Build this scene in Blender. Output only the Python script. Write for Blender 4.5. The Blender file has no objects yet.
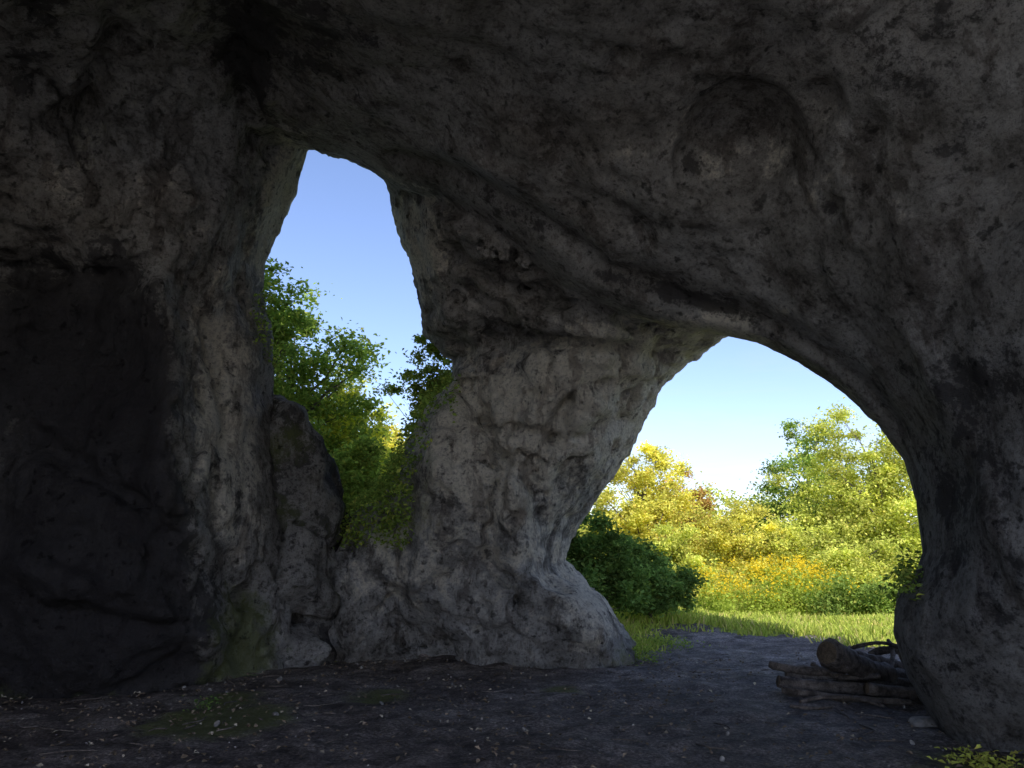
import bpy, math, numpy as np, time
T0=time.time()
f4=np.float32
F=700.0; TH=math.radians(14.1); CT,ST=math.cos(TH),math.sin(TH); EYE=1.5
scene=bpy.context.scene

# ---------------------------------------------------------------- helpers
def W(px,py,Y):
    a=(px-512)/F; u=(384-py)/F
    dy=CT-u*ST; dz=ST+u*CT
    t=Y/dy
    return np.array([a*t,Y,EYE+dz*t])
def proj(x,y,z):
    zz=z-EYE
    fw=y*CT+zz*ST
    up=-y*ST+zz*CT
    fs=np.maximum(fw,0.4)
    return 512+F*x/fs, 384-F*up/fs, fw

_r=np.random.RandomState(11)
LAT=_r.rand(64,64,64).astype(f4)
def rot(seed):
    r=np.random.RandomState(seed); q,_=np.linalg.qr(r.randn(3,3)); return q.astype(f4), (r.rand(3)*50).astype(f4)
def vn(P,s,seed):
    R,o=rot(seed)
    q=(P/f4(s))@R+o
    i=np.floor(q).astype(np.int32); f=q-i; f=f*f*(3-2*f)
    i&=63; j=(i+1)&63
    x0,y0,z0=i[:,0],i[:,1],i[:,2]; x1,y1,z1=j[:,0],j[:,1],j[:,2]
    fx,fy,fz=f[:,0],f[:,1],f[:,2]
    a=LAT[x0,y0,z0]*(1-fx)+LAT[x1,y0,z0]*fx
    b=LAT[x0,y1,z0]*(1-fx)+LAT[x1,y1,z0]*fx
    c=LAT[x0,y0,z1]*(1-fx)+LAT[x1,y0,z1]*fx
    d=LAT[x0,y1,z1]*(1-fx)+LAT[x1,y1,z1]*fx
    a=a*(1-fy)+b*fy; c=c*(1-fy)+d*fy
    return (a*(1-fz)+c*fz)*2-1
def fbm(P,s,o,seed,g=0.5):
    r=0;a=1.0;t=0
    for k in range(o):
        r=r+a*vn(P,s,seed+k); t+=a; a*=g; s*=0.5
    return r/t
def smax(a,b,k):
    h=np.maximum(k-np.abs(a-b),0)/k
    return np.maximum(a,b)+h*h*k*0.25
def smin(a,b,k): return -smax(-a,-b,k)
def sstep(a,b,x):
    t=np.clip((x-a)/(b-a),0,1); return t*t*(3-2*t)

# ---- look-up tables used to lay out the rock outlines
GX=np.arange(-700,1801,5.0); GY=np.arange(-800,1601,5.0)
class Lut:
    def __init__(s,arr): s.a=arr.astype(f4)
    def __call__(s,px,py):
        u=np.clip((px-GX[0])/5.0,0,len(GX)-1.01); v=np.clip((py-GY[0])/5.0,0,len(GY)-1.01)
        i=u.astype(np.int32); j=v.astype(np.int32); u=u-i; v=v-j; a=s.a
        return (a[i,j]*(1-u)+a[i+1,j]*u)*(1-v)+(a[i,j+1]*(1-u)+a[i+1,j+1]*u)*v
MX,MY=np.meshgrid(GX,GY,indexing='ij')
def segd(pts,closed):
    n=len(pts); d=np.full(MX.shape,1e9)
    for k in range(n if closed else n-1):
        ax,ay=pts[k]; bx,by=pts[(k+1)%n]
        ex,ey=bx-ax,by-ay; wx,wy=MX-ax,MY-ay
        t=np.clip((wx*ex+wy*ey)/(ex*ex+ey*ey+1e-9),0,1)
        d=np.minimum(d,(wx-ex*t)**2+(wy-ey*t)**2)
    return np.sqrt(d)
def polysdf(pts):
    pts=np.array(pts,float); n=len(pts); inside=np.zeros(MX.shape,bool)
    for k in range(n):
        ax,ay=pts[k]; bx,by=pts[(k+1)%n]; ex,ey=bx-ax,by-ay
        if abs(ey)>1e-9: inside^=((ay>MY)!=(by>MY))&(MX<ax+ex*(MY-ay)/ey)
    d=segd(pts,True); return Lut(np.where(inside,-d,d))
def rbf(cps,lo,hi,lines):
    c=np.array(cps,float); P=c[:,:2]/500.0; v=c[:,2]; n=len(c)
    def K(r2): return 0.5*r2*np.log(r2+1e-9)
    D=((P[:,None]-P[None])**2).sum(-1)
    A=np.zeros((n+3,n+3)); A[:n,:n]=K(D)+np.eye(n)*0.002
    A[:n,n]=1;A[:n,n+1:]=P;A[n,:n]=1;A[n+1:,:n]=P.T
    w=np.linalg.solve(A,np.concatenate([v,[0,0,0]]))
    X=MX/500;Y=MY/500
    r=w[n]+w[n+1]*X+w[n+2]*Y
    for k in range(n): r=r+w[k]*K((X-P[k,0])**2+(Y-P[k,1])**2)
    for pts,amp,wd in lines: r=r+amp*np.exp(-(segd(pts,False)/wd)**2)
    r=np.clip(r,lo,hi)
    gx,gy=np.gradient(r,5.0,5.0)
    return Lut(r),Lut(np.hypot(gx,gy))

open_poly=[(290,1500),(274,700),(267,650),(261,600),(252,540),(247,480),(242,400),(244,340),(234,290),(235,262),(246,235),(262,200),(292,142),(322,150),
 (345,156),(372,170),(400,188),(440,198),(480,222),(520,250),(560,280),(600,302),(640,316),(680,326),(722,334),(760,342),(800,362),(845,392),(880,425),(905,458),(917,500),(925,550),(917,575),(900,592),(895,630),(907,672),(932,715),(957,748),(965,900),(980,1500)]
O1=polysdf(open_poly)
pil_poly=[(330,0),(345,120),(390,180),(394,205),(402,235),(415,262),(423,300),(427,335),(443,350),(460,357),(453,385),(430,408),(412,440),(402,470),(380,500),(354,518),(342,545),(326,562),(322,610),(325,665),(320,1000),
 (650,1000),(638,665),(628,642),(606,606),(582,582),(560,562),(568,538),(586,510),(608,478),(630,446),(647,412),(662,382),(690,356),(724,335),(800,280),(800,0)]
O2=polysdf(pil_poly)
D1,G1=rbf([(-250,700,8.6),(0,700,8.3),(100,695,8.3),(160,688,8.7),(220,683,9.3),(285,676,10.3),
 (0,500,8.0),(100,500,7.8),(165,480,7.9),(190,520,8.3),(262,480,10.0),(265,560,10.1),(0,300,8.0),(90,320,8.3),(160,300,7.9),(180,200,8.0),(250,290,9.9),(270,210,9.5),(298,146,9.1),
 (0,100,6.6),(100,100,7.2),(60,0,6.0),(200,40,7.6),(240,90,8.6),(235,0,6.8),(290,0,6.0),
 (330,90,7.4),(400,185,8.9),(420,80,6.7),(512,0,4.9),(512,150,6.9),(560,280,8.3),(600,200,6.9),(640,316,8.0),(725,334,7.8),(700,200,6.3),(800,0,4.6),(800,200,5.9),(800,362,7.4),(740,150,6.2),
 (880,300,6.0),(903,458,6.9),(1023,0,4.2),(1023,200,4.7),(1000,350,5.2),(1010,500,5.5),(922,550,6.7),(970,600,6.0),(895,620,6.7),(960,745,6.4),(1023,757,6.1),(1023,660,5.9),
 (-250,300,7.6),(512,-300,3.3),(0,-300,3.8),(1000,-300,3.1),(1250,300,4.2),(1250,700,5.2)],2.5,11,
 [([(225,-80),(240,60),(250,130),(290,150)],0.55,22),([(400,150),(470,170),(540,212),(610,268),(690,300),(790,325),(870,385),(900,430)],0.22,10),
  ([(500,60),(550,120),(575,190),(640,230)],0.14,16),([(160,280),(166,380),(160,470),(190,560),(215,640)],-0.3,18),([(0,270),(80,280),(160,270)],0.25,14),
  ([(930,200),(900,300),(960,420),(985,520)],-0.15,25),([(110,-20),(90,120),(120,240)],0.2,14),
  ([(200,320),(225,420),(205,500),(240,600)],0.22,10),([(40,440),(160,520),(230,600)],0.25,14),([(0,560),(120,590),(200,640)],-0.25,20)])
D2,G2=rbf([(330,665,11.0),(400,662,11.2),(480,668,10.8),(560,668,10.7),(635,668,10.8),(340,560,11.2),(400,590,11.0),(450,560,10.7),(500,600,10.4),(540,560,10.6),(561,560,11.6),(590,600,10.5),(560,620,10.2),(625,645,10.8),
 (400,480,11.0),(450,470,10.4),(500,450,10.2),(530,400,9.9),(580,420,9.9),(550,480,10.2),(610,478,11.4),(569,538,11.7),(647,412,11.2),(662,384,10.8),(540,520,10.4),
 (440,380,10.4),(500,360,10.1),(560,345,9.4),(630,350,9.4),(700,350,10.1),(722,336,9.5),(420,310,10.3),(470,330,9.9),(480,270,9.0),(400,205,10.4),(435,210,9.2),(445,260,9.3),(540,300,9.2),(620,310,8.8),
 (350,100,9.2),(700,250,8.3),(500,150,8.3),(480,900,10.8)],7,12.5,
 [([(425,345),(470,354),(520,340),(600,342),(660,352)],0.4,12),([(470,390),(505,460),(490,560),(525,610)],0.4,12),([(550,560),(530,470),(570,400)],0.3,11),
  ([(460,250),(500,280),(560,300)],0.3,11),([(395,600),(410,640),(440,660)],0.5,22),([(430,440),(440,520),(420,580)],-0.3,20),([(490,420),(560,440),(620,420)],0.2,9)])
POCK=[]
def rock_sdf(P):
    x,y,z=P[:,0],P[:,1],P[:,2]
    px,py,fw=proj(x,y,z)
    m=fw/F
    front=(y-D1(px,py)); nr=np.sqrt(1+(G1(px,py)*F/np.maximum(fw,1.5))**2)
    front=np.where(fw<1.5,-2.0,front/nr)
    zc=6.5+1.3*sstep(4,8,y)
    room=smax(front,z-zc,1.0); room=smax(room,-7.0-x,1.2); room=smax(room,x-5.4,1.2)
    yl=np.interp(x,[-8,-3,-2,0,2,4,7],[10.4,10.6,10.0,9.0,8.6,8.1,7.6])
    hull=y-(yl+0.9+0.25*np.maximum(0,z-5))
    # the left jamb of the tall opening narrows outwards
    sh=21*np.clip(y-9.4,0,1.3)*sstep(330,290,px)
    tun=np.where(fw>2.5,-O1(px-sh,py)*m,-3.0)
    r1=smax(-room,hull,0.5)
    r1=smax(r1,tun,0.3)
    ol=O2(px,py)*m
    fr=(D2(px,py)-y)/np.sqrt(1+(G2(px,py)*F/np.maximum(fw,1.5))**2)
    bk=y-(D2(px,py)*0.5+8.3)
    r2=smax(ol,fr,0.7); r2=smax(r2,bk,0.6)
    r2=smax(r2,z-9.4,0.3)
    d=smin(r1,r2,0.2)
    band=np.abs(d)<0.6
    Q=P[band]
    edge=np.where(r2[band]<r1[band], ol[band], tun[band])
    w=np.clip(-edge/0.6,0,1)
    isp=(r2[band]<r1[band]).astype(f4)
    lw=np.maximum(isp,0.8*sstep(-2.2,-3.2,Q[:,0]))
    wp=Q+0.12*np.stack([vn(Q,0.8,51),vn(Q,0.8,52),vn(Q,0.8,53)],1)
    n=fbm(wp,1.9,2,100)*0.28*w
    cr=1-np.abs(fbm(wp,1.1,3,200,0.55))*2.4
    n=n+0.13*np.clip(cr,-1,1)**3*(0.25+0.75*w)*(0.3+0.9*lw)
    cr2=1-np.abs(fbm(wp*np.array([1,1,.7],f4),0.6,4,250,0.6))*2.6
    n=n-0.085*np.clip(cr2,-1,1)*(0.4+0.6*w)*(0.25+1.0*lw)
    n=n+fbm(wp,0.5,4,300,0.7)*(0.07+0.17*lw)*(0.45+0.55*w)
    n=n-np.abs(fbm(Q,0.2,2,400))*(0.03+0.04*lw)
    dd=d[band]+n
    for c,r in POCK:
        q=Q-c; k=np.sqrt((q*q).sum(1)); dd=smax(dd,np.where(k<r+0.3,r-k,-1.0)+0.3*n,0.05)
    d=d.copy(); d[band]=dd
    return d.astype(f4)
# hollow pockets in the rock surface
_pk=[]
for (a,b,r,off) in [(738,146,0.6,0.52),(690,155,0.17,0.0),(686,178,0.12,0.0),(832,208,0.10,0.0),(815,108,0.24,0.18),(870,130,0.14,0.06),(755,240,0.18,0.12),(640,150,0.25,0.2),(935,250,0.2,0.15),(120,170,0.2,0.1),(60,120,0.15,0.05),(205,395,0.13,0.03),(520,520,0.18,0.08),(500,330,0.22,0.1),(455,300,0.12,0.03),(600,385,0.14,0.06),(950,400,0.25,0.2),(620,60,0.12,0.04),(575,205,0.1,0.02),(215,520,0.12,0.03)]:
    ray=W(a,b,1.0)-np.array([0,0,EYE]); tt=np.arange(2.5,12,0.02); pts=(np.array([0,0,EYE])+tt[:,None]*ray).astype(f4)
    sd_=rock_sdf(pts); hit=np.nonzero(sd_<0)[0]
    if len(hit)==0: continue
    v=ray/np.linalg.norm(ray); _pk.append(((pts[hit[0]]-v*off).astype(f4),r))
POCK=_pk

def surface_nets(func,lo,hi,h):
    xs=np.arange(lo[0],hi[0],h,dtype=f4); ys=np.arange(lo[1],hi[1],h,dtype=f4); zs=np.arange(lo[2],hi[2],h,dtype=f4)
    S=np.empty((len(xs),len(ys),len(zs)),f4)
    B=24
    for a in range(0,len(xs),B):
        X,Y,Z=np.meshgrid(xs[a:a+B],ys,zs,indexing='ij')
        S[a:a+B]=func(np.stack([X.ravel(),Y.ravel(),Z.ravel()],1)).reshape(X.shape)
    for ax in range(3):
        sl=[slice(None)]*3
        for e in (0,-1):
            sl[ax]=e; S[tuple(sl)]=np.maximum(S[tuple(sl)],h*0.5)
    I=S<0
    c=np.zeros(tuple(n-1 for n in S.shape),np.int8)
    for dx in(0,1):
        for dy in(0,1):
            for dz in(0,1):
                c+=I[dx:S.shape[0]-1+dx,dy:S.shape[1]-1+dy,dz:S.shape[2]-1+dz]
    act=(c>0)&(c<8)
    ci=np.argwhere(act)
    idx=np.full(c.shape,-1,np.int32); idx[act]=np.arange(len(ci))
    acc=np.zeros((len(ci),3),f4); cnt=np.zeros(len(ci),f4)
    cor=[(a,b,d) for a in(0,1) for b in(0,1) for d in(0,1)]
    vals={k:S[ci[:,0]+k[0],ci[:,1]+k[1],ci[:,2]+k[2]] for k in cor}
    for k in cor:
        for ax in range(3):
            if k[ax]==0:
                k2=list(k);k2[ax]=1;k2=tuple(k2)
                a,b=vals[k],vals[k2]; m=(a<0)!=(b<0)
                t=np.where(m,a/(a-b+1e-12),0)
                p=np.tile(np.array(k,f4),(len(ci),1)); p[:,ax]=t
                acc[m]+=p[m]; cnt[m]+=1
    V=(ci+acc/cnt[:,None])*h+np.array(lo,f4)
    Q=[]
    for ax in range(3):
        a,b=(ax+1)%3,(ax+2)%3
        s0=[slice(None)]*3;s1=[slice(None)]*3
        s0[ax]=slice(0,-1);s1[ax]=slice(1,None)
        I0,I1=I[tuple(s0)],I[tuple(s1)]
        e=np.argwhere(I0!=I1)
        ok=(e[:,a]>0)&(e[:,b]>0)&(e[:,a]<S.shape[a]-1)&(e[:,b]<S.shape[b]-1)
        e=e[ok]
        def gi(da,db):
            q=e.copy();q[:,a]+=da;q[:,b]+=db
            return idx[q[:,0],q[:,1],q[:,2]]
        q=np.stack([gi(-1,-1),gi(0,-1),gi(0,0),gi(-1,0)],1)
        flip=~I0[e[:,0],e[:,1],e[:,2]]
        q[flip]=q[flip][:,::-1]
        Q.append(q)
    return V.astype(f4),np.concatenate(Q)

def make_mesh(name,V,Q,mats,smooth=True,attrs=None,matidx=None,colors=None):
    me=bpy.data.meshes.new(name)
    k=Q.shape[1]
    me.vertices.add(len(V)); me.vertices.foreach_set('co',np.ascontiguousarray(V,f4).ravel())
    me.loops.add(Q.size); me.loops.foreach_set('vertex_index',np.ascontiguousarray(Q,np.int32).ravel())
    me.polygons.add(len(Q)); me.polygons.foreach_set('loop_start',np.arange(0,Q.size,k,dtype=np.int32))
    me.polygons.foreach_set('loop_total',np.full(len(Q),k,np.int32))
    for m in (mats if isinstance(mats,list) else [mats]): me.materials.append(m)
    if matidx is not None: me.polygons.foreach_set('material_index',np.asarray(matidx,np.int32))
    me.update(calc_edges=True)
    me.polygons.foreach_set('use_smooth',np.full(len(Q),smooth))
    if attrs:
        for kk,v in attrs.items():
            a=me.attributes.new(kk,'FLOAT','POINT'); a.data.foreach_set('value',np.asarray(v,f4))
    if colors is not None:
        a=me.attributes.new('col','FLOAT_COLOR','POINT')
        c=np.ones((len(V),4),f4); c[:,:3]=colors; a.data.foreach_set('color',c.ravel())
    me.validate()
    o=bpy.data.objects.new(name,me); scene.collection.objects.link(o); return o

# ---------------------------------------------------------------- materials
def newmat(name):
    m=bpy.data.materials.new(name); m.use_nodes=True; nt=m.node_tree; nt.nodes.clear()
    return m,nt,nt.nodes,nt.links
class NB:
    def __init__(s,nt): s.nt=nt;s.n=nt.nodes;s.l=nt.links
    def node(s,t,**kw):
        n=s.n.new(t)
        for k,v in kw.items():
            inp=n.inputs[k]
            if isinstance(v,bpy.types.NodeSocket): s.l.new(v,inp)
            else: inp.default_value=v
        return n
    def noise(s,vec,scale,detail=6,rough=0.6,dist=0.0):
        n=s.node('ShaderNodeTexNoise',Scale=scale,Detail=detail,Roughness=rough,Distortion=dist); s.l.new(vec,n.inputs['Vector']); return n.outputs['Fac']
    def ramp(s,fac,stops):
        n=s.n.new('ShaderNodeValToRGB'); s.l.new(fac,n.inputs[0]); e=n.color_ramp.elements
        while len(e)<len(stops): e.new(0.5)
        for i,(p,c) in enumerate(stops):
            e[i].position=p; e[i].color=(c if len(c)==4 else (*c,1)) if isinstance(c,(tuple,list)) else (c,c,c,1)
        return n.outputs[0]
    def mix(s,fac,a,b,mode='MIX'):
        n=s.n.new('ShaderNodeMix'); n.data_type='RGBA'; n.blend_type=mode
        for sock,v in ((n.inputs[0],fac),(n.inputs[6],a),(n.inputs[7],b)):
            if isinstance(v,bpy.types.NodeSocket): s.l.new(v,sock)
            else: sock.default_value=v if not isinstance(v,tuple) or len(v)==4 else (*v,1)
        return n.outputs[2]
    def math(s,op,a,b=0.0):
        n=s.n.new('ShaderNodeMath'); n.operation=op
        for i,v in enumerate((a,b)):
            if isinstance(v,bpy.types.NodeSocket): s.l.new(v,n.inputs[i])
            else: n.inputs[i].default_value=v
        return n.outputs[0]
    def attr(s,name,out='Fac'):
        n=s.n.new('ShaderNodeAttribute'); n.attribute_name=name; return n.outputs[out]
    def bump(s,h,dist,strength=1.0,normal=None):
        n=s.node('ShaderNodeBump',Height=h,Distance=dist,Strength=strength)
        if normal is not None: s.l.new(normal,n.inputs['Normal'])
        return n.outputs[0]

def rock_material(name='limestone_rock'):
    m,nt,N,L=newmat(name); b=NB(nt)
    tc=b.node('ShaderNodeTexCoord').outputs['Object']
    n1=b.noise(tc,0.6,6,0.65,0.2); n2=b.noise(tc,2.3,9,0.74,0.08); n3=b.noise(tc,20,6,0.78); n5=b.noise(tc,7.5,4,0.6)
    mp=b.node('ShaderNodeMapping',Scale=(2.2,2.2,0.55)); L.new(tc,mp.inputs[0]); streak=b.noise(mp.outputs[0],1.4,8,0.72,0.2)
    base=b.ramp(n1,[(0.30,(0.28,0.26,0.235)),(0.44,(0.42,0.405,0.38)),(0.60,(0.58,0.575,0.56)),(0.8,(0.46,0.435,0.40))])
    mot=b.ramp(n2,[(0.36,(0.34,0.33,0.32)),(0.455,(0.80,0.79,0.78)),(0.58,(1.0,1.0,1.0)),(0.72,(1.2,1.19,1.17))])
    c=b.mix(1.0,base,mot,'MULTIPLY')
    f=b.ramp(n3,[(0.36,(0.38,0.37,0.36)),(0.48,(0.95,0.95,0.95)),(0.66,(1.25,1.25,1.23))])
    c=b.mix(0.9,c,f,'MULTIPLY')
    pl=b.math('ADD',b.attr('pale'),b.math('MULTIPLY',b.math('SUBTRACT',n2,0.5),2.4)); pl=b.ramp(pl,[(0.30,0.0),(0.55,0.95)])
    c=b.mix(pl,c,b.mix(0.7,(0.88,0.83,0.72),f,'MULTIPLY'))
    sk=b.ramp(streak,[(0.53,0.0),(0.58,0.65),(0.8,0.85)])
    c=b.mix(sk,c,b.mix(1.0,c,(0.42,0.385,0.37),'MULTIPLY'))
    st=b.math('ADD',b.attr('stain_shade'),b.math('MULTIPLY',b.math('SUBTRACT',n2,0.5),1.8))
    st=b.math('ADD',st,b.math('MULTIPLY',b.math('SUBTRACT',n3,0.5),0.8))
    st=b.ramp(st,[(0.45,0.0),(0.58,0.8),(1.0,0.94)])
    c=b.mix(st,c,(0.030,0.027,0.031))  # dark stains and painted shade share this tone
    g=b.math('ADD',b.attr('moss'),b.math('MULTIPLY',b.math('SUBTRACT',n2,0.5),1.6)); g=b.ramp(g,[(0.40,0.0),(0.72,0.8)])
    c=b.mix(g,c,(0.18,0.21,0.07))
    pit=b.ramp(n5,[(0.33,0.25),(0.40,1.0)])
    c=b.mix(0.85,c,pit,'MULTIPLY')
    bs=b.node('ShaderNodeBsdfPrincipled',Roughness=0.9); L.new(c,bs.inputs['Base Color']); bs.inputs['Specular IOR Level'].default_value=0.25
    nb=b.bump(n2,0.24,1.0); nb=b.bump(pit,0.035,0.8,nb); nb=b.bump(n3,0.07,1.0,nb)
    L.new(nb,bs.inputs['Normal'])
    o=N.new('ShaderNodeOutputMaterial'); L.new(bs.outputs[0],o.inputs[0]); return m
ROCK=rock_material()

def leaf_material(name='leaves',trans=0.4):
    m,nt,N,L=newmat(name); b=NB(nt)
    c=b.attr('col','Color')
    d=b.node('ShaderNodeBsdfDiffuse',Roughness=0.3); L.new(c,d.inputs['Color'])
    t=b.node('ShaderNodeBsdfTranslucent'); L.new(b.mix(1.0,c,(1.1,1.12,0.7),'MULTIPLY'),t.inputs[0])
    x=N.new('ShaderNodeMixShader'); x.inputs[0].default_value=trans; L.new(d.outputs[0],x.inputs[1]); L.new(t.outputs[0],x.inputs[2])
    o=N.new('ShaderNodeOutputMaterial'); L.new(x.outputs[0],o.inputs[0]); return m
LEAF=leaf_material()
LITTER=leaf_material('dry_leaf_litter',0.05)

def bark_material(name,c1,c2,sc=1.0):
    m,nt,N,L=newmat(name); b=NB(nt)
    tc=b.node('ShaderNodeTexCoord').outputs['Object']
    n=b.noise(tc,6*sc,5,0.7,0.5); n2=b.noise(tc,40*sc,4,0.7)
    c=b.mix(b.ramp(n,[(0.35,0.0),(0.65,1.0)]),c1,c2); c=b.mix(0.6,c,b.ramp(n2,[(0.35,0.35),(0.6,1.1)]),'MULTIPLY')
    bs=b.node('ShaderNodeBsdfPrincipled',Roughness=0.9); L.new(c,bs.inputs['Base Color'])
    L.new(b.bump(n2,0.01,0.8,b.bump(n,0.03,0.8)),bs.inputs['Normal'])
    o=N.new('ShaderNodeOutputMaterial'); L.new(bs.outputs[0],o.inputs[0]); return m
BARK=bark_material('tree_bark',(0.10,0.08,0.06),(0.2,0.17,0.13))
LOGBARK=bark_material('log_bark',(0.05,0.04,0.033),(0.26,0.22,0.19),1.5)
LOGEND=bark_material('log_cut_wood',(0.10,0.075,0.05),(0.24,0.18,0.12),3)
def simple_noise_mat(name,c1,c2,scale,bd=0.01):
    m,nt,N,L=newmat(name); b=NB(nt)
    tc=b.node('ShaderNodeTexCoord').outputs['Object']; n=b.noise(tc,scale,5,0.7)
    bs=b.node('ShaderNodeBsdfPrincipled',Roughness=0.9); L.new(b.mix(b.ramp(n,[(0.35,0.0),(0.65,1.0)]),c1,c2),bs.inputs['Base Color'])
    L.new(b.bump(n,bd,0.8),bs.inputs['Normal'])
    o=N.new('ShaderNodeOutputMaterial'); L.new(bs.outputs[0],o.inputs[0]); return m
STONE=simple_noise_mat('limestone_chips',(0.14,0.13,0.12),(0.45,0.42,0.39),8)

# ---------------------------------------------------------------- cave rock
def stain_shade_attrs(V):
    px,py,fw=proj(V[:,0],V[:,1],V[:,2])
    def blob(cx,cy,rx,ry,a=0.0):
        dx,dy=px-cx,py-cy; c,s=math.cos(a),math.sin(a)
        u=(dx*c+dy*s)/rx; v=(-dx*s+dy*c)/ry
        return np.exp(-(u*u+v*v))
    st=0.12+0*px  # soot stains plus shade of walls, crease, lip and hollows painted in
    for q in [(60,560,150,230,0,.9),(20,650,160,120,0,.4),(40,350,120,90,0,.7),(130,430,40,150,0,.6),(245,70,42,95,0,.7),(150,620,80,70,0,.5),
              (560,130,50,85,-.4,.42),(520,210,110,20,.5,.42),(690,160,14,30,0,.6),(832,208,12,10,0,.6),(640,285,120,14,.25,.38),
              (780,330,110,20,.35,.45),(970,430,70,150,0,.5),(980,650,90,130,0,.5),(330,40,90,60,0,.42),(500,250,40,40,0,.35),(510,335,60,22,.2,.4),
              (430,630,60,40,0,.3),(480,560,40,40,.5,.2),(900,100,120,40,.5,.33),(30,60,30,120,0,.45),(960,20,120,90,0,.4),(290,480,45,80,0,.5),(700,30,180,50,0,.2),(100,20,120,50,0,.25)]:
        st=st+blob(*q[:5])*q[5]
    for q in [(215,450,42,190,0,.36),(690,348,60,26,-.3,.6),(740,150,90,50,0,.3),(600,390,60,60,-.5,.5),(430,240,30,50,0,.3),(590,590,40,60,0,.35),(450,440,50,60,0,.25),(545,430,50,60,0,.25),(400,580,70,50,0,.15)]:  # less of that darkening on the faces that catch light
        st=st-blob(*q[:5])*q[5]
    pale=0*px  # pale limestone, with light on rims, flanks and pillar painted in
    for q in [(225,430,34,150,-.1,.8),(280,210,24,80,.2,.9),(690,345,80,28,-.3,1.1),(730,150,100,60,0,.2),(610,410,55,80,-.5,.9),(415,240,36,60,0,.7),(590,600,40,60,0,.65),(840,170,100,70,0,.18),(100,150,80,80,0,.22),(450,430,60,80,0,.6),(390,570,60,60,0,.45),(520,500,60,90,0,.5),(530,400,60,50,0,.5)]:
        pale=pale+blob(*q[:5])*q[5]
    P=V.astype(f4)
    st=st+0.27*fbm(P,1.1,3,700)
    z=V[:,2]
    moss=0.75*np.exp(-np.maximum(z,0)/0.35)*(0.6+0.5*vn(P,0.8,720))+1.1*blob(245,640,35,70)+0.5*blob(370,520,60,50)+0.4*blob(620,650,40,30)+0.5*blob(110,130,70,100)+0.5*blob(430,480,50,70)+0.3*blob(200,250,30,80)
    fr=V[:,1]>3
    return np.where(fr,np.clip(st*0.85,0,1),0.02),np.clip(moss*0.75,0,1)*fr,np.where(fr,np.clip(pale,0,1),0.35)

V1,Q1=surface_nets(rock_sdf,(-8.6,3.0,-0.35),(7.2,14.2,9.9),0.05)
V2,Q2=surface_nets(rock_sdf,(-8.6,-4.0,-0.35),(7.2,3.4,9.9),0.16)  # unseen rear of the cave, its open end placed to let light in
print('rock verts',len(V1),len(V2),'pockets',len(POCK),'t',time.time()-T0)
V=np.concatenate([V1,V2]); Q=np.concatenate([Q1,Q2+len(V1)])
st,mo,pa=stain_shade_attrs(V)
cave=make_mesh('limestone_cave',V,Q,ROCK,attrs={'stain_shade':st,'moss':mo,'pale':pa})

# boulders wedged at the left opening
def boulder(name,px,py,Y,rx,ry,rz,tilt,seed,h=0.045,s0=0.55):
    c=W(px,py,Y); ct,s_=math.cos(tilt),math.sin(tilt)
    def f(P):
        q=P-c.astype(f4); u=q[:,0]*ct+q[:,2]*s_; v=-q[:,0]*s_+q[:,2]*ct
        r=(np.abs(u/rx)**2.3+np.abs(q[:,1]/ry)**2.3+np.abs(v/rz)**2.3)**(1/2.3)
        return ((r-1)*min(rx,ry,rz)+fbm(P,0.9,2,seed)*0.25-0.10*np.clip(1-np.abs(fbm(P,0.7,3,seed+9))*2.4,-1,1)+fbm(P,0.35,4,seed+4)*0.12).astype(f4)
    R=max(rx,rz)+0.35
    V,Q=surface_nets(f,tuple(c-np.array([R,ry+.35,R])),tuple(c+np.array([R,ry+.35,R])),h)
    st=np.clip(s0+0.35*fbm(V,1.0,2,seed),0,1); mo=np.clip(0.32+0.4*vn(V,0.8,seed),0,1)
    return make_mesh(name,V,Q,ROCK,attrs={'stain_shade':st,'moss':mo,'pale':0*st})
boulder('boulder',292,482,11.3,0.62,0.8,1.10,0.3,31)
boulder('boulder',303,582,11.0,0.36,0.6,0.60,0.1,57,s0=0.35)
boulder('boulder',292,652,11.1,0.5,0.6,0.55,0.0,83,s0=0.4)
boulder('boulder',325,592,12.2,0.6,0.5,1.1,0.0,93,s0=0.7)
boulder('boulder',318,630,11.6,0.45,0.5,0.6,0.0,97,s0=0.6)

# ---------------------------------------------------------------- ground
def ground_h(x,y):
    P=np.stack([x,y,0*x],1).astype(f4)
    h=0.05*fbm(P,2.2,3,801)+0.02*fbm(P,0.5,3,811)*(np.abs(x)<30)
    left=sstep(0.6,-2.0,x)
    h=h+left*(2.0*sstep(11.4,13.2,y)+1.5*sstep(13,22,y))
    h=h+0.5*sstep(18,40,y)+0.10*sstep(13,16,y)
    h=h+0.6*fbm(P,14,2,821)*sstep(22,50,y)
    h=h+6*sstep(60,300,y)
    return h
def grass_edge(x,P):
    return 14.2+2.2*fbm(P,1.3,3,850)-2.1*sstep(2.9,1.2,x)-0.8*sstep(4.8,7,x)+2.2*np.exp(-((x-3.9)/0.8)**2)
def spaced(a,b,h,far,g=1.22):
    c=list(np.arange(a,b,h)); s=h; v=c[-1]
    while v<far: s*=g; v+=s; c.append(v)
    s=h; v=a; l=[]
    while v>-far: s*=g; v-=s; l.append(v)
    return np.array(l[::-1]+c)
xs=spaced(-6.5,8.5,0.045,450); ys=spaced(5.2,18,0.05,450)
GXX,GYY=np.meshgrid(xs,ys,indexing='ij'); gx,gy=GXX.ravel(),GYY.ravel()
gz=ground_h(gx,gy)
P=np.stack([gx,gy,0*gx],1).astype(f4)
near=(np.abs(gx)<9)&(gy>4)&(gy<18)
gz=gz+near*(0.024*fbm(P,0.22,2,830)+0.055*np.abs(vn(P,0.45,833)))
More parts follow.
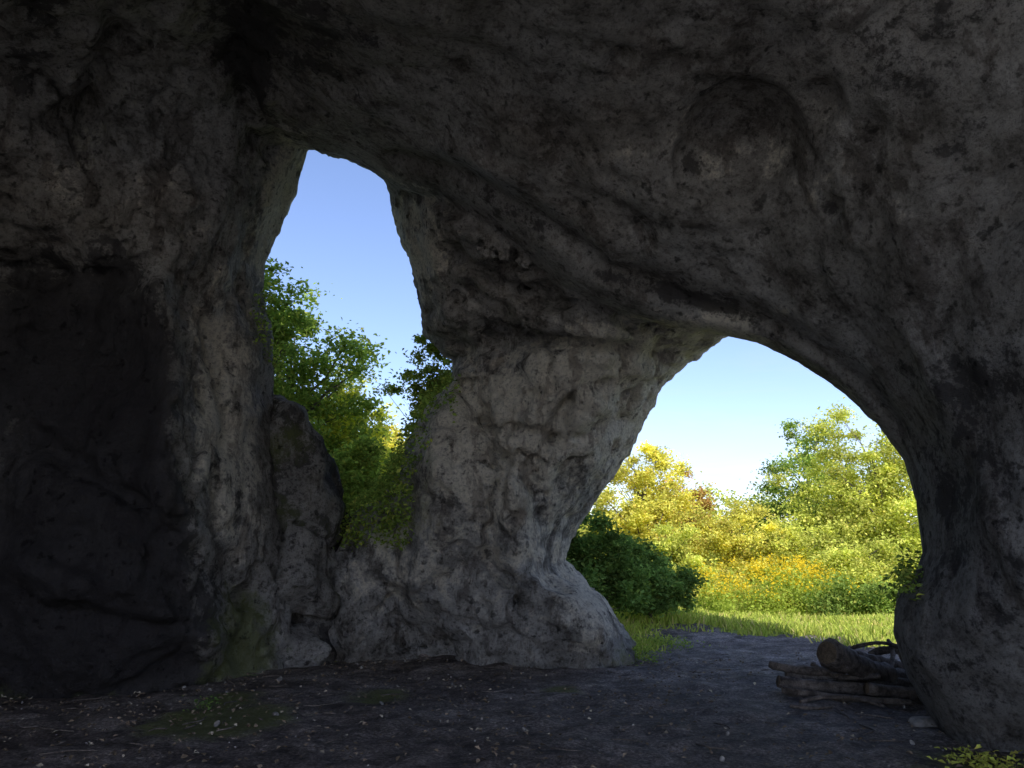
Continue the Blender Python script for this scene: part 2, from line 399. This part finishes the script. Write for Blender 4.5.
grass=sstep(-0.6,0.8,gy-grass_edge(gx,P))
pale=sstep(4.3,2.8,gy)  # unseen near floor, lightened to bounce sunlight into the cave
def Gd(px,py):
    a=W(px,py,1.0); t=-EYE/(a[2]-EYE); return a[0]*t,t
green=0*gx
for (a,b,r) in [(250,722,0.6),(380,695,0.5),(180,728,0.5),(985,775,0.6),(560,690,0.3),(230,700,.4)]:
    cx,cy=Gd(a,b); green=green+np.exp(-((gx-cx)**2+(gy-cy)**2*0.6)/r**2)
nx,ny=len(xs),len(ys)
ii=(np.arange(nx-1)[:,None]*ny+np.arange(ny-1)[None]).ravel()
GQ=np.stack([ii,ii+ny,ii+ny+1,ii+1],1)
def ground_material():
    m,nt,N,L=newmat('cave_floor_and_meadow'); b=NB(nt)
    tc=b.node('ShaderNodeTexCoord').outputs['Object']
    n1=b.noise(tc,0.9,5,0.6); n2=b.noise(tc,4,8,0.74); n3=b.noise(tc,34,5,0.78)
    d=b.ramp(n1,[(0.35,(0.16,0.130,0.112)),(0.5,(0.25,0.21,0.185)),(0.68,(0.38,0.33,0.295))])
    d=b.mix(0.9,d,b.ramp(n2,[(0.36,0.26),(0.5,0.85),(0.64,1.6)]),'MULTIPLY')
    d=b.mix(0.9,d,b.ramp(n3,[(0.38,0.35),(0.52,0.95),(0.66,2.1)]),'MULTIPLY')
    gm=b.math('ADD',b.attr('green'),b.math('MULTIPLY',b.math('SUBTRACT',n2,0.5),1.6))
    d=b.mix(b.ramp(gm,[(0.5,0.0),(0.9,0.75)]),d,(0.17,0.20,0.04))
    d=b.mix(b.attr('pale'),d,b.mix(0.5,(0.32,0.31,0.29),b.ramp(n2,[(0.34,0.5),(0.6,1.1)]),'MULTIPLY'))
    g=b.ramp(n2,[(0.3,(0.16,0.21,0.03)),(0.6,(0.32,0.38,0.06)),(0.8,(0.42,0.42,0.09))])
    gr=b.math('ADD',b.attr('grass'),b.math('MULTIPLY',b.math('SUBTRACT',n2,0.5),1.0))
    c=b.mix(b.ramp(gr,[(0.4,0.0),(0.6,1.0)]),d,g)
    bs=b.node('ShaderNodeBsdfPrincipled',Roughness=0.75); L.new(c,bs.inputs['Base Color']); bs.inputs['Specular IOR Level'].default_value=0.3
    L.new(b.bump(n3,0.025,1.0,b.bump(n2,0.11,1.0)),bs.inputs['Normal'])
    o=N.new('ShaderNodeOutputMaterial'); L.new(bs.outputs[0],o.inputs[0]); return m
make_mesh('ground',np.stack([gx,gy,gz],1),GQ,ground_material(),attrs={'grass':grass,'green':np.clip(green,0,1),'pale':pale})

# ---------------------------------------------------------------- foliage tools
def leaf_quads(C,size,rng,up=0.5,aspect=0.6,dirs=None):
    n=len(C); size=np.asarray(size)*(0.6+0.8*rng.rand(n))
    N_=rng.randn(n,3); N_[:,2]=np.abs(N_[:,2])+up; N_/=np.linalg.norm(N_,axis=1)[:,None]
    A=rng.randn(n,3) if dirs is None else dirs
    A=A-(A*N_).sum(1)[:,None]*N_; A/=np.linalg.norm(A,axis=1)[:,None]+1e-9
    Bv=np.cross(N_,A)
    s=size[:,None]
    v0=C-A*s*.5; v2=C+A*s*.5-N_*s*.12; v1=C+Bv*s*.5*aspect+N_*s*.1-A*s*.08; v3=C-Bv*s*.5*aspect+N_*s*.1-A*s*.08
    V=np.stack([v0,v1,v2,v3],1).reshape(-1,3)
    return V,np.arange(4*n).reshape(n,4)
def tube(pts,radii,seg=8,rng=None,rough=0.0,caps=True):
    pts=np.array(pts,float); n=len(pts); V=[]
    for i in range(n):
        t=pts[min(i+1,n-1)]-pts[max(i-1,0)]; t/=np.linalg.norm(t)+1e-9
        a=np.cross(t,[0.13,0.2,1.0]); 
        if np.linalg.norm(a)<0.1: a=np.cross(t,[1,0,0])
        a/=np.linalg.norm(a); b_=np.cross(t,a)
        for k in range(seg):
            w=2*math.pi*k/seg; r=radii[i]*(1+(rng.randn()*rough if rng is not None else 0))
            V.append(pts[i]+r*(math.cos(w)*a+math.sin(w)*b_))
    Qs=[]
    for i in range(n-1):
        for k in range(seg):
            k2=(k+1)%seg; Qs.append([i*seg+k,i*seg+k2,(i+1)*seg+k2,(i+1)*seg+k])
    side=len(Qs)
    if caps:
        for e,i in ((0,0),(1,n-1)):
            c=len(V); V.append(pts[i])
            for k in range(0,seg,2):
                q=[c,i*seg+(k+2)%seg,i*seg+(k+1)%seg,i*seg+k]
                Qs.append(q if e==0 else q[::-1])
    return np.array(V),np.array(Qs),side
def join(parts):
    Vs=[];Qs=[];M=[];C=[];o=0
    for V,Q,mi,col in parts:
        Vs.append(V);Qs.append(Q+o);M.append(np.full(len(Q),mi) if np.isscalar(mi) else mi);C.append(col if col is not None else np.zeros((len(V),3)));o+=len(V)
    return np.concatenate(Vs),np.concatenate(Qs),np.concatenate(M),np.concatenate(C)
def leafcols(n,rng,pal,clumpv):
    pal=np.array(pal); t=rng.rand(n); c=pal[0]*(1-t)[:,None]+pal[1]*t[:,None]
    k=rng.rand(n)<0.12
    if len(pal)>2: c[k]=pal[2]
    return c*(clumpv*(0.75+0.5*rng.rand(n)))[:,None]

def make_tree(name,base,cc,cr,nclump,nleaf,lsize,pal,seed,trunk_r=0.12,clump_r=0.24,lobes=0.35,up=0.5,limbs=22,shell=0.55):
    rng=np.random.RandomState(seed); base=np.array(base,float); cc=np.array(cc,float); cr=np.array(cr,float)
    D=rng.randn(nclump*3,3); D/=np.linalg.norm(D,axis=1)[:,None]
    lob=1+lobes*fbm((D*1.0).astype(f4),0.7,2,seed*3+5)*1.6
    rad=(shell+(1-shell)*rng.rand(len(D)))*np.where(rng.rand(len(D))<0.25,rng.rand(len(D)),1)
    C=cc+D*(rad*lob)[:,None]*cr
    C=C[(C[:,2]>base[2]+0.15)][:nclump]; nclump=len(C)
    mr=cr.mean()
    parts=[]
    top=cc+np.array([0,0,cr[2]*0.55]); k=9
    tp=[base+(top-base)*(i/k)+np.array([math.sin(i*1.3+seed),math.cos(i*1.7+seed),0])*0.03*mr*(i>0) for i in range(k+1)]
    V,Q,_=tube(tp,[trunk_r*(1-0.85*i/k) for i in range(k+1)],8,rng,0.05); parts.append((V,Q,0,None))
    tpA=np.array(tp)
    for j in range(min(limbs*4,nclump)):
        e=C[j]; dd=np.abs(tpA[:,2]-(base[2]+(e[2]-base[2])*0.62)); s=tpA[np.argmin(dd)]
        mid=(s+e)/2+np.array([rng.randn()*.06*mr,rng.randn()*.06*mr,0.02*mr+rng.randn()*.04*mr])
        r=trunk_r*(0.36 if j<limbs else 0.13)
        V,Q,_=tube([s,s*.45+mid*.55,mid,mid*.4+e*.6,e],[r,r*.8,r*.6,r*.4,r*.15],5,rng,0.05,False); parts.append((V,Q,0,None))
    cl=rng.randint(0,nclump,nleaf)
    cs=clump_r*mr*(0.5+1.0*rng.rand(nclump))
    g=rng.randn(nleaf,3); g/=np.linalg.norm(g,axis=1)[:,None]; g*=(rng.rand(nleaf)**0.4*(1+0.35*rng.randn(nleaf)))[:,None]
    Pp=C[cl]+g*cs[cl][:,None]*np.array([1.15,1.15,0.7])
    keep=(vn(Pp.astype(f4),mr*0.22,seed+77)>-0.45)&(Pp[:,2]>base[2])
    Pp=Pp[keep]; cl=cl[keep]
    V,Q=leaf_quads(Pp,lsize,rng,up)
    cv=0.65+0.7*rng.rand(nclump)
    col=leafcols(len(Pp),rng,pal,cv[cl]); parts.append((V,Q,1,np.repeat(col,4,0)))
    V,Q,M,C_=join(parts)
    return make_mesh(name,V,Q,[BARK,LEAF],smooth=False,matidx=M,colors=C_)

YEL=[(0.64,0.62,0.12),(0.86,0.80,0.20),(0.84,0.68,0.17)]
YG=[(0.48,0.54,0.11),(0.74,0.74,0.18),(0.80,0.74,0.20)]
GR=[(0.20,0.31,0.07),(0.37,0.48,0.11),(0.50,0.53,0.12)]
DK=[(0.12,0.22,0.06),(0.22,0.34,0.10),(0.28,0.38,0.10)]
OR=[(0.58,0.45,0.14),(0.66,0.42,0.14),(0.7,0.36,0.12)]
def gh(x,y): return float(ground_h(np.array([x]),np.array([y]))[0])
def tree_px(name,px,top,Y,wpx,bottom,**k):
    t=W(px,top,Y); b_=W(px,bottom,Y); rx=wpx/2/F*Y*1.02
    cz=(t[2]+b_[2])/2; rz=abs(t[2]-b_[2])/2
    return make_tree(name,(t[0],Y,gh(t[0],Y)-0.1),(t[0],Y,cz),(rx,rx*0.9,rz),**k)
# right opening: sunlit trees
tree_px('deciduous_tree',866,420,31,175,600,nclump=200,nleaf=64000,lsize=0.14,pal=YG,seed=3,trunk_r=0.2,clump_r=0.17)
tree_px('deciduous_tree',800,418,37,110,600,nclump=100,nleaf=28000,lsize=0.16,pal=GR,seed=4,trunk_r=0.18,clump_r=0.2)
tree_px('deciduous_tree',638,430,33,115,600,nclump=130,nleaf=38000,lsize=0.14,pal=YEL,seed=5,trunk_r=0.18,clump_r=0.17)
tree_px('deciduous_tree',685,458,37,60,600,nclump=50,nleaf=12000,lsize=0.16,pal=OR,seed=6,trunk_r=0.14,clump_r=0.22)
tree_px('shrub',730,500,29,95,628,nclump=100,nleaf=30000,lsize=0.12,pal=YEL,seed=7,trunk_r=0.07,clump_r=0.2)
tree_px('shrub',668,525,27,75,625,nclump=60,nleaf=18000,lsize=0.12,pal=YG,seed=8,trunk_r=0.07,clump_r=0.24)
tree_px('shrub',790,508,28,95,628,nclump=80,nleaf=22000,lsize=0.12,pal=YG,seed=9,trunk_r=0.07,clump_r=0.22)
tree_px('shrub',860,545,24,110,625,nclump=80,nleaf=22000,lsize=0.11,pal=YG,seed=10,trunk_r=0.07,clump_r=0.24)
tree_px('shrub',935,570,20,80,640,nclump=60,nleaf=14000,lsize=0.10,pal=GR,seed=12,trunk_r=0.05,clump_r=0.26)
tree_px('shrub',850,582,18.5,110,634,nclump=60,nleaf=16000,lsize=0.08,pal=GR,seed=13,trunk_r=0.03,clump_r=0.26,lobes=.7)
tree_px('shrub',895,590,18.0,60,636,nclump=50,nleaf=10000,lsize=0.08,pal=GR,seed=17,trunk_r=0.03,clump_r=0.28)
tree_px('shrub',725,578,22.5,80,626,nclump=40,nleaf=12000,lsize=0.085,pal=YEL,seed=18,trunk_r=0.03,clump_r=0.3)
tree_px('shrub',785,592,20.5,80,632,nclump=40,nleaf=10000,lsize=0.08,pal=YG,seed=19,trunk_r=0.03,clump_r=0.3,lobes=.6)
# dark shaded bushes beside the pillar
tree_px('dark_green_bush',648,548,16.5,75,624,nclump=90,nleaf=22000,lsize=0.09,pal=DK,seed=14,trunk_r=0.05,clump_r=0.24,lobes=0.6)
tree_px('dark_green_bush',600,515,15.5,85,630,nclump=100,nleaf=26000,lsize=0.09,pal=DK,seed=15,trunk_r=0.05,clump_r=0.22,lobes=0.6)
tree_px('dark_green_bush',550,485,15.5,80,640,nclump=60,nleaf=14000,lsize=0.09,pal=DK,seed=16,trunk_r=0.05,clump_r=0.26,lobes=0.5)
# left opening
tree_px('maple_tree',300,305,16.5,155,560,nclump=120,nleaf=32000,lsize=0.12,pal=GR,seed=21,trunk_r=0.12,clump_r=0.18)
tree_px('maple_tree',274,258,14.5,60,420,nclump=44,nleaf=7500,lsize=0.11,pal=GR,seed=22,trunk_r=0.07,clump_r=0.25)
tree_px('maple_tree',352,372,18.0,90,560,nclump=80,nleaf=20000,lsize=0.12,pal=YG,seed=23,trunk_r=0.1,clump_r=0.22)
tree_px('shrub',385,432,20,100,560,nclump=70,nleaf=16000,lsize=0.12,pal=YEL,seed=24,trunk_r=0.07,clump_r=0.24)
tree_px('shrub',350,440,14.0,75,570,nclump=80,nleaf=18000,lsize=0.09,pal=GR,seed=25,trunk_r=0.04,clump_r=0.26)
tree_px('rock_shrub',435,345,13.0,68,430,nclump=44,nleaf=7500,lsize=0.08,pal=GR,seed=26,trunk_r=0.03,clump_r=0.26,lobes=0.6)
# distant trees
def mass(name,boxes,n,ls,pal,seed):
    rng=np.random.RandomState(seed); parts=[]
    for (x0,x1,y0,y1,h) in boxes:
        k=max(4,int((x1-x0)/3.0))
        for i in range(k):
            cx=x0+(x1-x0)*(i+rng.rand())/k; cy=y0+(y1-y0)*rng.rand(); hh=h*(0.65+0.5*rng.rand()); g0=gh(cx,cy)
            C=np.array([cx,cy,g0])+rng.randn(30,3)*np.array([1.3,1.3,0])+np.stack([0*rng.rand(30),0*rng.rand(30),hh*rng.rand(30)**0.8],1)
            c=rng.randint(0,30,n); g=rng.randn(n,3); g/=np.linalg.norm(g,axis=1)[:,None]; g*=(rng.rand(n)**.4)[:,None]
            P=C[c]+g*np.array([1.0,1.0,0.7])
            V,Q=leaf_quads(P,ls,rng); cv=0.6+0.8*rng.rand(30)
            parts.append((V,Q,0,np.repeat(leafcols(n,rng,pal,cv[c]),4,0)))
    V,Q,M,C=join(parts); return make_mesh(name,V,Q,[LEAF],smooth=False,colors=C)
mass('distant_trees',[(-45,45,50,60,5.0)],1800,0.32,YG,41)
mass('distant_undergrowth',[(-2,28,38,44,2.6),(-22,-2,24,30,2.4)],2200,0.24,YG,42)

# grass
def grass_mesh(name,n,seed):
    rng=np.random.RandomState(seed)
    y=11.5+26*rng.rand(n)**1.7; x=-1+ (y*0.75+3)*rng.rand(n)
    P=np.stack([x,y,0*x],1).astype(f4)
    k=(y>grass_edge(x,P)+0.6-1.6*rng.rand(n)**1.5); x,y=x[k],y[k]; n=len(x)
    z=ground_h(x,y); P=P[k]
    h=(0.04+0.09*rng.rand(n)+0.24*np.clip(fbm(P,1.2,2,870)+0.1,0,1))*(1+0.8*sstep(19,23,y))
    a=rng.rand(n)*6.283; w=0.010+0.010*rng.rand(n)+0.0006*y
    lean=rng.randn(n,2)*0.5*h[:,None]
    b0=np.stack([x-np.cos(a)*w,y-np.sin(a)*w,z-0.02],1); b1=np.stack([x+np.cos(a)*w,y+np.sin(a)*w,z-0.02],1)
    t0=np.stack([x+lean[:,0]+np.cos(a)*w*.3,y+lean[:,1],z+h],1); t1=np.stack([x+lean[:,0]-np.cos(a)*w*.3,y+lean[:,1],z+h],1)
    V=np.stack([b0,b1,t0,t1],1).reshape(-1,3); Q=np.arange(4*n).reshape(n,4)
    c=leafcols(n,rng,[(0.36,0.46,0.09),(0.60,0.64,0.15),(0.68,0.60,0.25)],0.8+0.4*rng.rand(n))
    return make_mesh(name,V,Q,[LEAF],smooth=False,colors=np.repeat(c,4,0))
grass_mesh('meadow_grass',90000,51)
# goldenrod
def goldenrod(name,spots,seed):
    rng=np.random.RandomState(seed); parts=[]
    for (px,py,Y,w,cnt,hh) in spots:
        c0=W(px,py,Y)
        for i in range(cnt):
            x=c0[0]+rng.randn()*w; y=Y+rng.randn()*0.7; g=gh(x,y); h=hh*(0.55+0.55*rng.rand())
            lx,ly=rng.randn()*.14,rng.randn()*.14
            V,Q,_=tube([(x,y,g),(x+lx*.4,y+ly*.4,g+h*.5),(x+lx,y+ly,g+h)],[.008,.006,.004],4,None,0,False)
            parts.append((V,Q,0,np.tile([[0.4,0.5,0.08]],(len(V),1))))
            n=34; P=np.array([x+lx,y+ly,g+h])+rng.randn(n,3)*np.array([.12,.12,.10])
            V,Q=leaf_quads(P,0.07,rng); parts.append((V,Q,0,np.tile([[0.9,0.68,0.05]],(len(V),1))))
            n=60; t=rng.rand(n)*.9; P=np.stack([x+lx*t+rng.randn(n)*.14,y+ly*t+rng.randn(n)*.14,g+h*t],1)
            V,Q=leaf_quads(P,0.09,rng); parts.append((V,Q,0,np.tile([[0.46,0.56,0.10]],(len(V),1))))
    V,Q,M,C=join(parts); return make_mesh(name,V,Q,[LEAF],smooth=False,colors=C)
goldenrod('goldenrod_flowers',[(785,592,19.4,0.7,36,1.35),(715,606,19.6,0.5,18,1.0),(815,592,19.2,0.4,12,1.2)],61)

# ivy / weeds growing on the rock
me=cave.data
no=np.empty(len(me.vertices)*3,f4); me.vertices.foreach_get('normal',no); no=no.reshape(-1,3)
co=np.empty(len(me.vertices)*3,f4); me.vertices.foreach_get('co',co); co=co.reshape(-1,3)
ppx,ppy,pfw=proj(co[:,0],co[:,1],co[:,2])
def ivy(name,cond,n,size,pal,seed,off=0.06):
    rng=np.random.RandomState(seed); ids=np.nonzero(cond)[0]
    if len(ids)==0: print('no ivy',name); return
    k=ids[rng.randint(0,len(ids),n)]
    P=co[k]+no[k]*(off*rng.rand(n)**1.5*2)[:,None]+rng.randn(n,3)*0.03
    V,Q=leaf_quads(P,size,rng,0.6); c=leafcols(n,rng,pal,0.6+0.7*rng.rand(n))
    return make_mesh(name,V,Q,[LEAF],smooth=False,colors=np.repeat(c,4,0))
cl=vn(co,0.35,900)
ivy('ivy',(ppx>335)&(ppx<415)&(ppy>455)&(ppy<545)&(co[:,1]>10)&((no[:,2]>0.2)|(no[:,0]<-0.4))&(cl>-0.25),5000,0.07,GR,71,0.14)
ivy('ivy',(ppx>395)&(ppx<458)&(ppy>350)&(ppy<470)&(co[:,1]>10)&((no[:,2]>0.3)|(no[:,0]<-0.6))&(cl>0.0),1800,0.07,GR,72,0.12)
ivy('ivy',(ppx>895)&(ppx<925)&(ppy>545)&(ppy<600)&(co[:,1]>6)&(cl>0.1),350,0.06,GR,73,0.08)
ivy('ivy',(ppx>250)&(ppx<275)&(ppy>290)&(ppy<420)&(co[:,1]>9.6)&(cl>0.2),500,0.06,GR,74,0.08)

def weeds(name,spots,seed):
    rng=np.random.RandomState(seed); Cs=[];cc=[]
    for (px,py,r,n,h,pal) in spots:
        x0,y0=Gd(px,py)
        x=x0+rng.randn(n)*r; y=y0+rng.randn(n)*r*1.2; z=ground_h(x,y)+0.02+h*rng.rand(n)
        Cs.append(np.stack([x,y,z],1)); cc.append(leafcols(n,rng,pal,0.7+0.6*rng.rand(n)))
    P=np.concatenate(Cs); V,Q=leaf_quads(P,0.045,rng,0.9); return make_mesh(name,V,Q,[LEAF],smooth=False,colors=np.repeat(np.concatenate(cc),4,0))
weeds('low_weeds',[(640,662,0.16,500,0.2,GR),(668,648,0.25,500,0.15,GR),(990,768,0.15,260,0.08,YG),(868,636,0.5,500,0.2,YG),(205,712,0.10,50,0.1,DK)],81)

# ---------------------------------------------------------------- floor litter
def litter(n,seed):
    rng=np.random.RandomState(seed)
    y=5.6+6.5*rng.rand(n); x=-6+11*rng.rand(n)
    P=np.stack([x,y,0*x],1).astype(f4)
    k=rng.rand(n)<np.clip(0.3+0.7*fbm(P,1.3,2,910)+0.35*sstep(1,-4,x),0.04,1); x,y=x[k],y[k]
    z=ground_h(x,y)+0.035+0.01*rng.rand(len(x)); n=len(x)
    V,Q=leaf_quads(np.stack([x,y,z],1),0.045,rng,2.5,0.7)
    c=leafcols(n,rng,[(0.12,0.09,0.06),(0.32,0.25,0.18),(0.5,0.44,0.34)],0.7+0.6*rng.rand(n))
    make_mesh('leaf_litter',V,Q,[LITTER],smooth=False,colors=np.repeat(c,4,0))
litter(6000,91)
def chips(name,n,seed,smin_,smax_,xr,yr,mat=STONE):
    import bmesh
    bm=bmesh.new(); bmesh.ops.create_icosphere(bm,subdivisions=2,radius=1); bv=np.array([v.co[:] for v in bm.verts]); bq=np.array([[v.index for v in f.verts] for f in bm.faces]); bm.free()
    rng=np.random.RandomState(seed); Vs=[];Qs=[]
    for i in range(n):
        s=smin_+(smax_-smin_)*rng.rand()**5
        d=bv*(1+0.25*fbm((bv*1.0+i).astype(f4),1.0,2,seed+i%50))[:,None]
        r,_=np.linalg.qr(rng.randn(3,3)); d=(d*np.array([1,.75,.5]))@r*s
        x=xr[0]+(xr[1]-xr[0])*rng.rand(); y=yr[0]+(yr[1]-yr[0])*rng.rand()
        Vs.append(d+np.array([x,y,gh(x,y)+0.025+s*.1])); Qs.append(bq+i*len(bv))
    V=np.concatenate(Vs); make_mesh(name,V,np.concatenate(Qs),mat)
chips('stone_chips',260,95,0.008,0.04,(-5.5,4.6),(5.6,12.5))
def twigs(n,seed):
    rng=np.random.RandomState(seed); parts=[]
    for i in range(n):
        x=-5+10*rng.rand(); y=5.8+6*rng.rand(); a=rng.rand()*6.28; L_=0.1+0.35*rng.rand()**2; z=gh(x,y)+0.045
        d=np.array([math.cos(a),math.sin(a),0])*L_; o=np.array([-d[1],d[0],0])*.15*rng.randn(); p=np.array([x,y,z])
        V,Q,_=tube([p-d/2,p+o,p+d/2],[.006,.007,.004],5,rng,.1); parts.append((V,Q,0,None))
    V,Q,M,C=join(parts); make_mesh('twigs',V,Q,[LOGBARK])
twigs(130,96)
# ---------------------------------------------------------------- firewood logs
def logs():
    rng=np.random.RandomState(5); parts=[]
    L_=[((778,682,8.6),(850,690,8.5),(926,694,8.3),0.075,0.06),
        ((786,674,8.95),(850,680,8.9),(915,684,8.9),0.06,0.055),
        ((782,690,8.3),(845,702,8.15),(912,706,7.95),0.04,0.03),
        ((826,652,8.4),(864,668,8.75),(904,682,9.1),0.15,0.10),
        ((769,664,9.0),(810,671,8.85),(850,668,8.8),0.045,0.055),
        ((855,658,9.1),(885,664,9.15),(918,672,9.2),0.09,0.07),
        ((866,688,8.2),(900,697,8.25),(927,700,8.2),0.07,0.06),
        ((850,649,9.5),(880,643,9.3),(907,650,9.3),0.025,0.02),
        ((888,640,9.4),(893,655,9.2),(888,672,9.0),0.025,0.03),
        ((800,704,8.0),(840,697,8.0),(885,711,7.8),0.022,0.016),
        ((902,648,9.0),(908,665,8.9),(920,684,8.7),0.06,0.05),
        ((870,655,9.3),(895,650,9.3),(915,660,9.3),0.05,0.04),
        ((790,706,7.7),(815,712,7.7),(832,709,7.8),0.02,0.014),
        ((812,664,8.9),(840,676,8.7),(880,676,8.6),0.035,0.03)]
    for a,m_,c,r0,r1 in L_:
        A,M_,C=W(*a),W(*m_),W(*c)
        for p,r in ((A,r0),(M_,r0),(C,r1)): p[2]=max(p[2],r*0.9+0.02)
        pts=[];rad=[]
        for i in range(18):
            t=i/17; p=(1-t)**2*A+2*t*(1-t)*(2*M_-(A+C)/2)+t*t*C
            pts.append(p+rng.randn(3)*r0*0.05); rad.append((r0*(1-t)+r1*t)*(1+0.07*rng.randn())*(0.86 if i in(0,17) else 1))
        V,Q,s=tube(pts,rad,16,rng,0.035)
        parts.append((V,Q,np.r_[np.zeros(s),np.ones(len(Q)-s)],None))
    V,Q,M,C=join(parts); make_mesh('firewood_log_pile',V,Q,[LOGBARK,LOGEND],matidx=M)
logs()
def stone(name,px,py,rx,ry,rz,seed):
    x,y=Gd(px,py); c=np.array([x,y,gh(x,y)+rz*0.4],f4)
    def f(P):
        q=(P-c)/np.array([rx,ry,rz],f4); return ((np.sqrt((q*q).sum(1))-1)*rz+fbm(P,0.15,3,seed)*0.025).astype(f4)
    V,Q=surface_nets(f,tuple(c-np.array([rx,ry,rz])*1.5),tuple(c+np.array([rx,ry,rz])*1.5),0.015)
    make_mesh(name,V,Q,STONE)
stone('flat_stone',925,724,0.15,0.12,0.06,7)
stone('flat_stone',905,668,0.12,0.1,0.09,8)

# ---------------------------------------------------------------- sky, sun, camera
w=bpy.data.worlds.new('World'); scene.world=w; w.use_nodes=True; nt=w.node_tree; nt.nodes.clear()
sky=nt.nodes.new('ShaderNodeTexSky'); sky.sky_type='NISHITA'; sky.sun_disc=False
EL=math.radians(43); AZ=math.radians(165)
sky.sun_elevation=EL; sky.sun_rotation=AZ; sky.altitude=300; sky.air_density=1.1; sky.dust_density=0.8; sky.ozone_density=2.5
bb=NB(nt)
tint=bb.mix(1.0,sky.outputs[0],(1.75,1.62,1.78),'MULTIPLY')
# thin cloud veil, only low above the horizon
tcw=nt.nodes.new('ShaderNodeTexCoord'); mpw=nt.nodes.new('ShaderNodeMapping'); mpw.inputs['Scale'].default_value=(3.0,3.0,12.0); nt.links.new(tcw.outputs['Generated'],mpw.inputs[0])
sx=nt.nodes.new('ShaderNodeSeparateXYZ'); nt.links.new(tcw.outputs['Generated'],sx.inputs[0])
low=bb.ramp(sx.outputs[2],[(0.05,1.0),(0.30,0.0)])
cn=bb.noise(mpw.outputs[0],1.6,7,0.62,0.4); cm=bb.math('MULTIPLY',bb.ramp(cn,[(0.45,0.0),(0.68,0.7)]),low)
tint=bb.mix(cm,tint,(5.8,6.0,6.2))
bg=nt.nodes.new('ShaderNodeBackground'); bg.inputs[1].default_value=0.15
out=nt.nodes.new('ShaderNodeOutputWorld'); nt.links.new(tint,bg.inputs[0]); nt.links.new(bg.outputs[0],out.inputs[0])
sd=bpy.data.lights.new('sun','SUN'); sd.energy=5.0; sd.angle=math.radians(0.5); sd.color=(1.0,0.94,0.83)
so=bpy.data.objects.new('sun',sd); scene.collection.objects.link(so)
from mathutils import Vector
sv=Vector((math.sin(AZ)*math.cos(EL),math.cos(AZ)*math.cos(EL),math.sin(EL)))
so.rotation_euler=sv.to_track_quat('Z','Y').to_euler()
cd=bpy.data.cameras.new('camera'); cd.sensor_width=36; cd.lens=F/1024*36; cd.clip_end=2000; cd.clip_start=0.05
cam=bpy.data.objects.new('camera',cd); scene.collection.objects.link(cam); cam.location=(0,0,EYE); cam.rotation_euler=(math.radians(90)+TH,0,0)
scene.camera=cam
scene.view_settings.view_transform='Standard'; scene.view_settings.look='None'; scene.view_settings.exposure=0; scene.view_settings.gamma=1
print('total',time.time()-T0)
